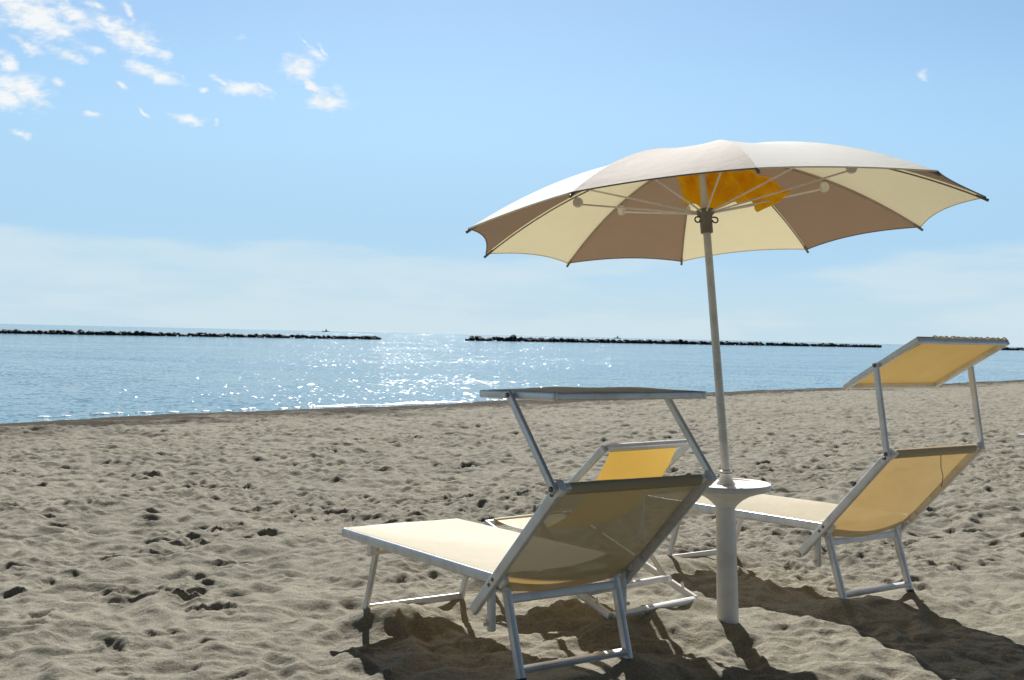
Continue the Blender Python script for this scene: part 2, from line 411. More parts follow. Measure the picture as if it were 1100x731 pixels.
    ln.new(mathn(nt, 'MULTIPLY_ADD', wet, -.18, .25), p.inputs['Specular IOR Level'])
    b1 = N(nt, 'ShaderNodeBump', inp={'Strength': .8, 'Distance': .014}); ln.new(noise(34, 6, .7), b1.inputs['Height'])
    b2 = N(nt, 'ShaderNodeBump', inp={'Strength': .5, 'Distance': .003}); ln.new(gr, b2.inputs['Height']); ln.new(b1.outputs[0], b2.inputs['Normal'])
    ln.new(b2.outputs[0], p.inputs['Normal']); ln.new(p.outputs[0], out.inputs[0])
    me.materials.append(m)
    return o
build_sand()

# ------------------------------------------------------------------ sea
def build_sea():
    ring = [0, 6, 12, 18]
    while ring[-1] < 45000: ring.append(ring[-1] * 1.12)
    n = 96; vs, fs = [(0, 0, WATER_Z)], []
    for rr in ring[1:]:
        for i in range(n): vs.append((rr * math.cos(2 * math.pi * i / n), rr * math.sin(2 * math.pi * i / n), WATER_Z))
    for i in range(n): fs.append([0, 1 + i, 1 + (i + 1) % n])
    for k in range(len(ring) - 2):
        for i in range(n):
            a, b = 1 + k * n + i, 1 + k * n + (i + 1) % n; fs.append([a, a + n, b + n, b])
    mb = MB(); mb.add(vs, fs)
    m, nt, no, ln = new_mat('sea_water')
    out = N(nt, 'ShaderNodeOutputMaterial'); p = N(nt, 'ShaderNodeBsdfPrincipled'); tc = N(nt, 'ShaderNodeTexCoord')
    p.inputs['Roughness'].default_value = .10; p.inputs['IOR'].default_value = 1.333
    def noise(sc, det, stretch, ro=.55, rot=.75):
        mp = N(nt, 'ShaderNodeMapping'); mp.inputs['Rotation'].default_value = (0, 0, -rot); mp.inputs['Scale'].default_value = (sc * stretch, sc, sc)
        n = N(nt, 'ShaderNodeTexNoise', inp={'Scale': 1.0, 'Detail': det, 'Roughness': ro}); n.noise_dimensions = '2D'
        ln.new(tc.outputs['Object'], mp.inputs['Vector']); ln.new(mp.outputs[0], n.inputs['Vector']); return n.outputs['Fac']
    patchn = noise(.03, 3, .5)
    c = ramp(nt, patchn, [(.35, (.085, .21, .30)), (.65, (.10, .235, .30))])
    ln.new(c, p.inputs['Base Color'])
    # wave slopes as vector noise at several sizes, so that ripples hold up at grazing distance
    def slopes(sc, det, stretch, rot, amp):
        mp = N(nt, 'ShaderNodeMapping'); mp.inputs['Rotation'].default_value = (0, 0, -rot); mp.inputs['Scale'].default_value = (sc * stretch, sc, sc)
        n = N(nt, 'ShaderNodeTexNoise', inp={'Scale': 1.0, 'Detail': det, 'Roughness': .6}); n.noise_dimensions = '2D'
        ln.new(tc.outputs['Object'], mp.inputs['Vector']); ln.new(mp.outputs[0], n.inputs['Vector'])
        v = N(nt, 'ShaderNodeVectorMath', operation='SUBTRACT'); v.inputs[1].default_value = (.5, .5, .5); ln.new(n.outputs['Color'], v.inputs[0])
        w = N(nt, 'ShaderNodeVectorMath', operation='SCALE'); w.inputs['Scale'].default_value = amp; ln.new(v.outputs[0], w.inputs[0]); return w.outputs[0]
    def addv(a, b):
        n = N(nt, 'ShaderNodeVectorMath', operation='ADD'); ln.new(a, n.inputs[0]); ln.new(b, n.inputs[1]); return n.outputs[0]
    sl = addv(addv(slopes(.22, 2, .45, .75, .22), slopes(2.1, 2, .6, .5, .50)), slopes(8.0, 3, .8, 1.0, 1.20))
    gust = mathn(nt, 'MULTIPLY_ADD', noise(.035, 3, .45), .9, .55)
    sl2 = N(nt, 'ShaderNodeVectorMath', operation='SCALE'); ln.new(sl, sl2.inputs[0]); ln.new(gust, sl2.inputs['Scale'])
    fl = N(nt, 'ShaderNodeVectorMath', operation='MULTIPLY_ADD'); fl.inputs[1].default_value = (1, 1, 0); fl.inputs[2].default_value = (0, 0, 1); ln.new(sl2.outputs[0], fl.inputs[0])
    nn = N(nt, 'ShaderNodeVectorMath', operation='NORMALIZE'); ln.new(fl.outputs[0], nn.inputs[0])
    ln.new(nn.outputs[0], p.inputs['Normal']); ln.new(p.outputs[0], out.inputs[0])
    o = mb.build('sea', m, sharp=None)
    tag(o, 'calm blue sea with sun glitter, out to the horizon', 'sea', kind='structure')
build_sea()

# ------------------------------------------------------------------ sun loungers
def build_lounger(key, label, cord='white'):
    c = CH[key]; g = LG; beta, sa, va = c[6], c[7], c[8]
    root = thing('sun_lounger', label, 'sun lounger', group='white framed sun loungers on the sand')
    root.matrix_world = chair_matrix(c)
    zs, L, W, Wf = g['zs'], g['L'], g['W'], g['Wf']
    A = M['alu']
    # seat frame: two long rails and cross tubes
    RW, RH = .026, .042
    for s in (-1, 1):
        MB().bar((s * (W / 2 - RW / 2), -.03, zs - RH / 2), (s * (Wf / 2 - RW / 2), L, zs - RH / 2), RW, RH, r=.009).build('seat_rail', A, root)
    MB().bar((-Wf / 2 + RW, L - RW / 2, zs - RH / 2 - .001), (Wf / 2 - RW, L - RW / 2, zs - RH / 2 - .001), RW - .001, RH - .002, r=.009).build('seat_crossbar', A, root)
    MB().bar((-W / 2 + RW, .05, zs - RH / 2 - .028), (W / 2 - RW, .05, zs - RH / 2 - .028), .02, .02, r=.006).build('seat_crossbar', A, root)
    sd = random.random() * 10
    def seat(u, v):
        y = .0 + v * (L - .012); w = (W + (Wf - W) * v) - .022
        sag = .022 * math.sin(math.pi * u) ** .8 * math.sin(math.pi * min(1, v * .98 + .02)) ** .6
        rip = .0025 * math.sin(9 * v + 5 * u + sd) * math.sin(math.pi * u)
        return ((u - .5) * w, y, zs + .0022 - sag + rip)
    MB().sheet(seat, 24, 40).build('seat_fabric', M['sling'], root, sharp=None)
    # back: rails run past the hinge
    B = Vector((0, -math.cos(beta), math.sin(beta))); nB = Vector((0, math.sin(beta), math.cos(beta)))   # up the back, towards the sitter
    O = Vector((0, g['hy'], zs + g['hz']))
    Wt, Wl = g['Wt'], g['Wl']; Wm = g['Wb']
    def X_at(t):  # half width along back, t from -Ll to Lu
        k = (t + g['Ll']) / (g['Ll'] + g['Lu']); return (Wl + (Wt - Wl) * k) / 2
    for s in (-1, 1):
        p0 = O + B * (-g['Ll'] - .005) + Vector((s * X_at(-g['Ll']), 0, 0)); p1 = O + B * (g['Lu'] + .012) + Vector((s * X_at(g['Lu']), 0, 0))
        rl = MB().bar(p0, p1, .024, .043, up=nB, r=.009).build('back_rail', A, root)
        for t in (.012, -.02): put_bolt(O + B * t + Vector((s * (X_at(t) + .0115), 0, 0)), (s, 0, 0), .007, .004, rl)
        MB().bar(O + B * (.005) + Vector((s * (W / 2 - .005), 0, -.012)), O + B * (.055) + Vector((s * (W / 2 - .005), 0, -.012)), .02, .05, up=nB, r=.004).build('hinge_bracket', M['white'], root)
        cp = MB().bar(O + B * (g['Lu'] - .014) + Vector((s * (X_at(.5) - .002), 0, 0)), O + B * (g['Lu'] + .022) + Vector((s * (X_at(.5) - .002), 0, 0)), .030, .048, up=nB, r=.008).build('corner_cap', M['white'], rl)
    xt = X_at(g['Lu']) - .014
    MB().bar(O + B * g['Lu'] + Vector((-xt, 0, 0)), O + B * g['Lu'] + Vector((xt, 0, 0)), .034, .026, up=nB, r=.009).build('back_crossbar', A, root)
    def back(u, v):
        t = -.06 + v * (g['Lu'] + .07); w = 2 * X_at(t) - .022
        e = math.sin(math.pi * u)
        sag = .055 * e ** .7 * (math.sin(math.pi * min(1, .15 + .85 * v)) ** .9) + .02 * (1 - v) ** 2 * e ** .5
        rip = .004 * math.sin(7 * u + 3 * v + sd) * e
        return tuple(O + B * t + Vector(((u - .5) * w, 0, 0)) + nB * (.015 - sag + rip))
    bf = MB().sheet(back, 24, 26).build('back_fabric', M['sling'], root, sharp=None)
    # hem sleeve round the top tube
    pr = [(.024 * math.cos(R(a)), .019 * math.sin(R(a))) for a in range(0, -360, -24)]
    MB().sweep([O + B * (g['Lu'] - .003) + Vector((-xt + .03, 0, 0)), O + B * (g['Lu'] - .003) + Vector((xt - .03, 0, 0))], pr, up=nB).build('hem', M['sling'], bf)
    # sunshade: two flat arms and a framed cloth
    P0 = O + B * g['Lu']; dS = Vector((0, math.cos(sa), math.sin(sa))); P1 = P0 + dS * g['Ls']
    nS = Vector((0, -math.sin(sa), math.cos(sa)))
    for s in (-1, 1):
        x = s * (Wt / 2 + .023)
        a0, a1 = P0 + Vector((x, 0, 0)) - dS * .012, P1 + Vector((x, 0, 0)) + dS * .012
        arm = MB().bar(a0, a1, .016, .033, up=nS, r=.007).build('shade_arm', A, root)
        put_bolt(P0 + Vector((x + s * .0085, 0, 0)), (s, 0, 0), .010, .006, arm); put_bolt(P1 + Vector((x + s * .0085, 0, 0)), (s, 0, 0), .009, .006, arm)
        put_bolt(P0 + B * -.03 + Vector((s * (Wt / 2 + .0125), 0, 0)), (s, 0, 0), .008, .006, arm)
    dV = Vector((0, -math.cos(va), math.sin(va))); nV = Vector((0, math.sin(va), math.cos(va)))
    vf, vh = P1 - dV * g['pv'] * g['Dv'], P1 + dV * (1 - g['pv']) * g['Dv']
    xw = Wt / 2
    for s in (-1, 1): MB().bar(vf + Vector((s * xw, 0, 0)), vh + Vector((s * xw, 0, 0)), .020, .028, up=nV, r=.006).build('sunshade_rail', A, root)
    MB().bar(vf + Vector((-xw + .01, 0, 0)) + dV * .01, vf + Vector((xw - .01, 0, 0)) + dV * .01, .019, .027, up=nV, r=.006).build('sunshade_rail', A, root)
    so = MB().bar(vh + Vector((-xw + .01, 0, 0)) - dV * .01, vh + Vector((xw - .01, 0, 0)) - dV * .01, .019, .027, up=nV, r=.006).build('sunshade_rail', A, root)
    def shade(u, v):
        e = (math.sin(math.pi * u) * math.sin(math.pi * v)) ** .7
        rip = .003 * math.sin(11 * u + 4 * v + sd) * e
        return tuple(vf + dV * (g['Dv'] * v) + Vector(((u - .5) * 2 * (xw + .004), 0, 0)) + nV * (.0155 + (.012 if va < .2 else -.006) * e + rip))
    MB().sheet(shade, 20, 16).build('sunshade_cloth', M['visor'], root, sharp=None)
    if va > .2:                                     # frayed hem along the raised edge
        rg = random.Random(3); mb = MB(); pts = []; sc = []
        for i in range(90):
            u = .16 + .84 * i / 89
            pts.append(vh + Vector(((u - .5) * 2 * xw, 0, 0)) + nV * (.0165 + .0025 * math.sin(i * .9) + rg.uniform(-.001, .002)) + dV * .003 * math.sin(i * .6)); sc.append(rg.uniform(.6, 1.25))
        mb.tube(pts, .0035, n=7, scale=sc)
        mb.build('frayed_hem', M['cord'], so)
    # legs
    l, lb = g['lw'] / 2, g['lwb'] / 2
    fl = MB().bar((-lb, g['fyb'], .015), (lb, g['fyb'], .015), .020, .032, r=.006)
    fb = fl.build('foot_bar', A, root); fb.name = 'foot_bar'
    for s in (-1, 1):
        d = (Vector((s * lb, g['fyb'], 0)) - Vector((s * l, g['fyt'], zs - .04))).normalized()
        lg = MB().bar(Vector((s * l, g['fyt'], zs - .04)) - d * .02, Vector((s * lb, g['fyb'], 0)) + d * .05, .022, .032, up=(0, 1, 0), r=.007).build('leg', A, root)
        MB().bar((s * (l + .012), g['fyt'] - .005, zs - .066), (s * (l + .012), g['fyt'] + .03, zs - .066), .05, .05, r=.006).build('leg_bracket', M['white'], lg)
    MB().bar((-l, g['fyt'] + .035, zs - .085), (l, g['fyt'] + .035, zs - .085), .018, .022, r=.005).build('leg_brace', A, root)
    T = Vector((0, g['ryt'], zs - .025)); Bt = Vector((0, g['ryb'], 0)); d = (Bt - T).normalized()
    MB().bar(Bt + d * -.022 + Vector((-lb, 0, 0)), Bt + d * -.022 + Vector((lb, 0, 0)), .022, .032, up=(0, 1, .2), r=.006).build('foot_bar', A, root)
    mid = T + (Bt - T) * .22
    MB().bar(mid + Vector((-l, 0, 0)), mid + Vector((l, 0, 0)), .02, .034, up=(0, .2, 1), r=.006).build('leg_brace', A, root)
    for s in (-1, 1):
        lg = MB().bar(T + Vector((s * l, 0, 0)), Bt + Vector((s * lb, 0, 0)) + d * .012, .028, .034, up=(0, 1, 0), r=.008).build('leg', A, root)
        MB().bar(Bt + Vector((s * lb, 0, 0)) + d * .006, Bt + Vector((s * lb, 0, 0)) + d * .05, .031, .037, up=(0, 1, 0), r=.008).build('rubber_foot', M['dark'], lg)
        lug = MB().bar(T + Vector((s * (l + .004), 0, 0)) - d * .03, T + Vector((s * (l + .004), 0, 0)) + d * .05, .036, .05, up=(0, 1, 0), r=.012).build('leg_lug', M['white'], lg)
        put_bolt(T + Vector((s * l, -.0265, 0)), (0, -1, .1), .008, .004, lg); put_bolt(T + Vector((s * (l + .022), 0, 0)), (s, 0, 0), .008, .005, lg)
        # short hanging stub under the hinge
        st = MB().tube([(s * (W / 2 - .012), .035, zs - .03), (s * (W / 2 - .012), .03, zs - .215)], .0165, n=16, end_in=.004).build('stub_leg', M['white'], root)
        MB().tube([(s * (W / 2 - .012), .03, zs - .185), (s * (W / 2 + .022), .03, zs - .187)], .007, n=10).build('knob', M['white'], st)
        MB().bar((s * (l - .006), g['ryt'], zs - .055), (s * (W / 2 - .004), g['ryt'], zs - .055), .03, .03, r=.006).build('hinge_block', M['white'], root)
    # pull cord hanging from the top tube
    iw = root.matrix_world.to_3x3().inverted()
    down = (iw @ Vector((0, 0, -1))).normalized(); tow = (iw @ Vector((-.4, -.9, 0))).normalized(); side = (iw @ Vector((.85, -.3, 0))).normalized()
    q = O + B * (g['Lu'] - .01) + Vector((.03, 0, 0)) - nB * .018 + tow * .008
    pts = [q, q + down * .06 + side * .002, q + down * .13 - side * .002]
    mb = MB()
    if cord == 'white':
        e = pts[-1]; loop = []
        for k in range(17):
            a = 2 * math.pi * k / 16; loop.append(e + down * (.028 - .028 * math.cos(a)) + side * (.0175 * math.sin(a) * (.55 + .45 * (1 - math.cos(a)) / 2)) + tow * .002)
        mb.tube(pts[:-1] + loop, .0023, n=8)
        mb.build('pull_cord', M['cord'], root)
    else:
        mb.tube(pts[:2] + [q + down * .10 + side * .012, q + down * .15 + side * .006], .0018, n=8).build('pull_cord', M['rust'], root)
    return root

near_l = build_lounger('near', 'nearest sun lounger, pale seat and shaded back, its sunshade lying flat above', 'white')
right_l = build_lounger('right', 'sun lounger right of the umbrella post with yellow glowing back and tilted sunshade', 'dark')

def copy_tree(o, parent=None):
    c = o.copy(); COL.objects.link(c); c.parent = parent
    for ch in list(o.children): copy_tree(ch, c)
    return c
far_l = copy_tree(right_l)
far_l['label'] = 'white lounger corner just entering at the right edge, beyond the other loungers'
far_l.matrix_world = Matrix.Translation((6.40, 11.15, -.02)) @ Matrix.Rotation(.60, 4, 'Z')

# ------------------------------------------------------------------ low deckchair
def build_deck():
    d = DECK
    root = thing('deckchair', 'low folding deckchair with yellow sling, behind the nearest lounger', 'deckchair', (d['x'], d['y'], d['z']), (0, 0, d['a']))
    A = M['alu']; W = d['W'] / 2
    F = Vector((0, d['y1'], d['z1'])); Rb = Vector((0, d['y2'], d['z2'])); T = Vector((0, d['y3'], d['z3'])); G = Vector((0, d['y4'], d['z4']))
    X = lambda x: Vector((x, 0, 0))
    up1 = Vector((0, -(F - Rb).z, (F - Rb).y)).normalized()
    up2 = Vector((0, (T - G).z, -(T - G).y)).normalized()
    for s in (-1, 1):
        MB().bar(Rb + X(s * W), F + X(s * W), .022, .034, up=up1, r=.007).build('seat_rail', A, root)
        MB().bar(G + X(s * (W - .026)) - (T - G).normalized() * .04, T + X(s * W), .022, .036, up=up2, r=.007).build('back_rail', A, root)
    MB().bar(Rb + X(-W + .012), Rb + X(W - .012), .030, .024, up=up1, r=.006).build('foot_bar', A, root)
    MB().bar(F + X(-W + .012), F + X(W - .012), .024, .024, up=up1, r=.006).build('front_bar', A, root)
    MB().bar(T + X(-W + .012), T + X(W - .012), .034, .026, up=up2, r=.008).build('back_crossbar', A, root)
    MB().bar(G + X(-W + .04) - (T - G).normalized() * .03, G + X(W - .04) - (T - G).normalized() * .03, .024, .024, up=up2, r=.006).build('foot_bar', A, root)
    # prop frame between back and rear of the seat frame
    q0 = T + (G - T) * .515; q1 = Rb + (F - Rb) * .19 + up1 * .02
    for s in (-1, 1):
        pr = MB().bar(q0 + X(s * (W - .004)) , q1 + X(s * (W - .03)), .018, .030, up=up2, r=.006).build('prop', A, root)
        mb = MB(); bolt(mb, q0 + X(s * (W + .012)), (s, 0, 0), .009, .006); mb.build('bolt', M['rust'], pr)
    MB().bar(q1 + X(-W + .02), q1 + X(W - .02), .022, .030, up=up1, r=.006).build('prop_crossbar', A, root)
    for s in (-1, 1):
        for t in (.1, .19, .28):
            pz = Rb + (F - Rb) * t + X(s * W) + up1 * .016
            MB().bar(pz, pz + up1 * .018 + (F - Rb).normalized() * .012, .012, .010, r=.003).build('notch', M['white'], root)
    c1 = Vector((0, d['y3'] + .17, .43)); c2 = Vector((0, .16, .25))
    a, b = T + Vector((0, .0, -.012)), F + Vector((0, 0, .012))
    def sling(u, v):
        p = a * (1 - v) ** 3 + c1 * 3 * v * (1 - v) ** 2 + c2 * 3 * v * v * (1 - v) + b * v ** 3
        w = 2 * W - .125
        rip = .004 * math.sin(10 * u + 6 * v) * math.sin(math.pi * v)
        return (p.x - .024 * (1 - v) + (u - .5) * w, p.y, p.z - .014 * math.sin(math.pi * u) * math.sin(math.pi * v) + rip)
    sf = MB().sheet(sling, 20, 50).build('sling_fabric', M['deck'], root, sharp=None)
    pr = [(.022 * math.cos(R(k)), .018 * math.sin(R(k))) for k in range(0, -360, -24)]
    MB().sweep([F + X(-W + .055), F + X(W - .055)], pr, up=up1).build('hem', M['sling'], sf)
build_deck()

# ------------------------------------------------------------------ umbrella stand
def build_stand():
    root = thing('umbrella_base', 'thick white plastic post with round table top, planted in the sand', 'umbrella base', tuple(POST))
    ax = Vector((.010 * 1.35, .03, .52)).normalized(); ax = Vector((.0135 - .052, .03, 1)).normalized() if False else Vector((-.0385, .035, 1)).normalized()
    prof = [(.0, -.14), (.0505, -.14)] + [(.0500 - .0065 * t, -.12 + .655 * t) for t in (0, .25, .5, .75, 1)] + [(.0, .536)]
    MB().lathe((0, 0, 0), ax, prof, n=40).build('post', M['white'], root)
    top = ax * .512
    tx = Vector((-.01, .008, 1)).normalized()
    prof = [(.046, .004), (.052, .014), (.075, .036), (.110, .057), (.150, .071), (.185, .080), (.1965, .085), (.2025, .088), (.2045, .098), (.203, .108), (.199, .113), (.195, .112), (.190, .106), (.13, .103), (.06, .105), (.045, .106)]
    tr = MB().lathe(top, tx, prof, n=64).build('table_top', M['white'], root)
    prof = [(.043, .1055), (.042, .112), (.034, .122), (.029, .132), (.0265, .150), (.0265, .152), (.0275, .154), (.0275, .168), (.020, .171), (.0, .171)]
    cl = MB().lathe(top, tx, prof, n=32).build('collar', M['polegrey'], root)
    MB().lathe(top + tx * .156, tx, [(.0272, 0), (.0282, .001), (.0282, .005), (.0272, .006)], n=32).build('ring', M['hubgrey'], cl)
    return root, POST + top + tx * .16
stand, POLE0 = build_stand()

# ------------------------------------------------------------------ umbrella
TIPS = [(-.2023, 4.9412, 1.7315), (-.1405, 5.6682, 1.6755), (.2944, 6.1524, 1.6697), (.9386, 6.331, 1.7062), (1.5912, 6.1406, 1.7743),
        (2.0105, 5.5991, 1.8532), (2.0347, 4.8904, 1.9146), (1.5989, 4.2901, 1.9301), (.869, 4.0643, 1.8907), (.2137, 4.2998, 1.8185)]
def build_umbrella():
    tips = [Vector(t) for t in TIPS]
    nrm = Vector((-.0794, .0833, .9934)).normalized()
    P0 = POLE0.copy(); APEX = Vector((.858, 5.262, 2.134)); axis = (APEX - P0).normalized()
    Cc = APEX - nrm * .34
    root = thing('beach_umbrella', 'large beach umbrella with alternating cream and taupe panels on a leaning pole', 'umbrella', tuple(P0))
    off = -P0
    def rib(i, t):           # t 0 at tip .. 1 at apex
        return tips[i] + (Cc - tips[i]) * t + nrm * (.34 * (1 - (1 - t) ** 2.0))
    NT, NS = 22, 14
    mb = MB()
    for i in range(10):
        j = (i + 1) % 10
        # panels in order from tip 0: brown, cream, brown ...
        mi = 1 if i % 2 == 0 else 0
        grid = []
        for b in range(NT + 1):
            t = b / NT; row = []
            for a in range(NS + 1):
                s = a / NS
                sc =   .032 * 4 * s * (1 - s) * (1 - t) ** 3        # scalloped rim
                tt = t + sc * (1 - t)
                p = rib(i, tt) * (1 - s) + rib(j, tt) * s
                # taut cloth hangs a little in from the ribs, and bellies slightly
                p = p - nrm * (.012 * 4 * s * (1 - s) * math.sin(math.pi * min(1, t + .08)))
                row.append(p + off)
            grid.append(row)
        vs = [p for r_ in grid for p in r_]; fs = []
        for b in range(NT):
            for a in range(NS):
                q = b * (NS + 1) + a; fs.append([q, q + 1, q + NS + 2, q + NS + 1][::-1])
        mb.add(vs, fs, mi)
        # turned hem along the rim
    can = mb.build('canopy', [M['cream'], M['taupe']], root, sharp=.3)
    for i in range(10):
        j = (i + 1) % 10; pts = []
        for a in range(15):
            s = a / 14; sc =   .032 * 4 * s * (1 - s)
            p = rib(i, sc) * (1 - s) + rib(j, sc) * s - nrm * (.012 * 4 * s * (1 - s) * math.sin(math.pi * .08))
            pts.append(p + off)
        MB().tube(pts, .0032, n=6).build('hem', M['taupe'] if i % 2 == 0 else M['cream'], can)
    ap = P0 + axis * ((APEX - P0).length)
    hubp = P0 + axis * ((1.825 - P0.z) / axis.z)
    for i in range(10):
        pts = [rib(i, t / 16) - nrm * .011 + off for t in range(16)]
        rb = MB().tube(pts, .0036, n=8).build('rib', M['ribgrey'], root)
        out = (tips[i] - rib(i, .1)).normalized()
        MB().tube([tips[i] - out * .045 - nrm * .009 + off, tips[i] + out * .012 - nrm * .011 + off], .0065, n=10, scale=[.8, 1.0]).build('rib_tip', M['hubgrey'], rb)
        jp = rib(i, .45) - nrm * .044 + off
        tang = (rib(i, .4) - rib(i, .5)).normalized(); side = tang.cross(nrm).normalized()
        MB().lathe(jp - side * .012, side, [(0, 0), (.022, 0), (.025, .004), (.025, .016), (.022, .020), (0, .020)], n=24).build('joint_plate', M['white'], rb)
        dirh = (jp - (hubp + off)); dirh = (dirh - axis * dirh.dot(axis)).normalized()
        MB().tube([hubp + off + axis * .032 + dirh * .028, jp - nrm * .008], .0042, n=8).build('stretcher', M['white'], root)
    MB().tube([P0 + off, ap + off - axis * .01], .0185, n=28, scale=[1.06, .92]).build('pole', M['polegrey'], root)
    MB().lathe(ap + off - axis * .02, axis, [(.0, -.03), (.05, -.03), (.05, -.02), (.03, -.01), (.012, .004), (0, .006)], n=24).build('finial', M['hubgrey'], root)
    h = MB().lathe(hubp + off - axis * .062, axis, [(.019, 0), (.0275, .0), (.0285, .006), (.0285, .075), (.032, .08), (.040, .088), (.042, .094), (.042, .106), (.037, .112), (.024, .114), (.019, .113)], n=32).build('hub', M['hubgrey'], root)
    for s in (-1, 1):
        b0 = hubp + off + axis * .012; sv = Vector((s, -.25, 0)).normalized()
        pts = [b0 + sv * .028, b0 + sv * .040]
        for k in range(9):
            a = R(90 - 34 * k); pts.append(b0 + sv * (.042 + .013 * math.cos(a)) + axis * (-.013 + .013 * math.sin(a)))
        MB().tube(pts, .0036, n=8).build('hook', M['dark'], h)
    return root
build_umbrella()

# ------------------------------------------------------------------ yellow cloth stuffed above the hub
def build_cloth():
    mb = MB(); rg = random.Random(5)
    def fold(x, z, k): return .022 * math.sin(31 * x + 9 * z + k) + .016 * math.sin(55 * x - 21 * z + 2 * k) + .012 * math.sin(19 * z + 13 * x + k)
    def cl(u, v):
        x = .770 + .492 * u
        zb = np.interp(x, (.77, .86, .90, .935, 1.02, 1.11, 1.14, 1.165, 1.20, 1.235, 1.262), (1.908, 1.900, 1.896, 1.882, 1.915, 1.934, 1.905, 1.888, 1.905, 1.93, 1.955)) + .003 * math.sin(70 * x)
        ztop = np.interp(x, (.77, .95, 1.10, 1.14, 1.18, 1.25, 1.262), (2.085, 2.088, 2.078, 2.060, 2.040, 1.985, 1.962))
        z = ztop + (zb - ztop) * v
        f = .030 * math.sin(24 * x + 16 * z) + .018 * math.sin(50 * x - 34 * z + 1.3) + .014 * math.sin(61 * z + 17 * x) + .008 * math.sin(95 * x + 60 * z)
        f = abs(f) ** .8 * math.copysign(.95, f)
        y = 5.325 - .075 * math.sin(math.pi * min(1, v * 1.15)) * (.35 + .65 * u) + f + .03 * u
        return (x + .006 * math.sin(30 * z), y, z)
    mb.sheet(cl, 110, 60)
    o = mb.build('yellow_cloth', M['yellow'], sharp=None)
    tag(o, 'crumpled yellow cloth bundled round the pole under the umbrella canopy', 'cloth')
build_cloth()

# ------------------------------------------------------------------ breakwaters
def rock_mesh(seed):
    rg = random.Random(seed); bm = bmesh.new(); bmesh.ops.create_icosphere(bm, subdivisions=2, radius=.5)
    dirs = [(Vector((rg.uniform(-1, 1), rg.uniform(-1, 1), rg.uniform(-1, 1))).normalized(), rg.uniform(.28, .46)) for _ in range(11)]
    for v in bm.verts:
        for n_, d_ in dirs:
            k = v.co.dot(n_)
            if k > d_: v.co -= n_ * (k - d_)
        v.co *= 1 + rg.uniform(-.04, .04)
    me = bpy.data.meshes.new('boulder'); bm.to_mesh(me); bm.free(); me.materials.append(M['rock']); return me
m, nt, no, ln = new_mat('wet_rock')
out = N(nt, 'ShaderNodeOutputMaterial'); p = N(nt, 'ShaderNodeBsdfPrincipled'); tc = N(nt, 'ShaderNodeTexCoord')
n1 = N(nt, 'ShaderNodeTexNoise', inp={'Scale': 3, 'Detail': 6}); ln.new(tc.outputs['Object'], n1.inputs['Vector'])
ln.new(ramp(nt, n1.outputs['Fac'], [(.3, (.014, .016, .019)), (.7, (.040, .040, .041))]), p.inputs['Base Color']); p.inputs['Roughness'].default_value = .8
b = N(nt, 'ShaderNodeBump', inp={'Strength': .6, 'Distance': .05}); ln.new(n1.outputs['Fac'], b.inputs['Height']); ln.new(b.outputs[0], p.inputs['Normal'])
ln.new(p.outputs[0], out.inputs[0]); M['rock'] = m
ROCKS = [rock_mesh(s) for s in range(6)]

def breakwater(a, b, nb, size, label, seed, gaps=()):
    rg = random.Random(seed); a, b = Vector((*a, 0)), Vector((*b, 0)); d = b - a; Ln = d.length; d.normalize(); sv = Vector((-d.y, d.x, 0))
    root = thing('breakwater', label, 'breakwater', (a.x, a.y, WATER_Z), group='rock breakwaters off the beach')
    lo = MB(); k = int(Ln / (size * .33))
    for i in range(k):                        # low rubble the boulders lie on
        s = i / k
        if any(g0 < s < g1 for g0, g1 in gaps): continue
        me = ROCKS[rg.randrange(6)]
        Mx = Matrix.Translation(d * (s * Ln + rg.uniform(-.3, .3) * size) + sv * rg.uniform(-.6, .6) * size + Vector((0, 0, rg.uniform(.08, .5) * size))) @ Matrix.Rotation(rg.uniform(0, 6.28), 4, 'Z') @ Matrix.Diagonal((size * rg.uniform(.8, 1.3), size * rg.uniform(.8, 1.3), size * rg.uniform(.5, .8), 1))
        lo.add([Mx @ v.co for v in me.vertices], [list(q.vertices) for q in me.polygons])
    ro = lo.build('rubble', M['rock'], root, sharp=.5); ro['kind'] = 'stuff'
    for i in range(nb):
        s = rg.random()
        if any(g0 < s < g1 for g0, g1 in gaps): continue
        clump = .5 + .5 * math.sin(s * 41 + seed) * math.sin(s * 17 + 2 * seed)
        o = bpy.data.objects.new('boulder', ROCKS[rg.randrange(6)]); COL.objects.link(o); o.parent = root
        q = size * rg.choice((.6, .8, .95, 1.05, 1.2)) * rg.uniform(.85, 1.15)
        o.location = d * (s * Ln) + sv * rg.uniform(-.5, .5) * size + Vector((0, 0, size * (rg.uniform(.1, .32) + .42 * clump * rg.random())))
        o.rotation_euler = (rg.uniform(-.5, .5), rg.uniform(-.5, .5), rg.uniform(0, 6.28)); o.scale = (q * rg.uniform(.9, 1.35), q, q * rg.uniform(.7, 1.0))
    return root
breakwater((-108, 153), (-28.9, 247.7), 98, 1.0, 'dark rock breakwater on the left, ending at the bright gap in the glitter', 1, gaps=())
breakwater((-11.0, 283.2), (153.0, 470.3), 99, 1.6, 'long dark rock breakwater behind the umbrella pole, right of the bright gap', 2, gaps=((.60, .61), (.745, .757), (.83, .842)))
breakwater((189, 478), (262, 545), 40, 1.7, 'dark rock breakwater at the far right edge, behind the tilted sunshade', 3)

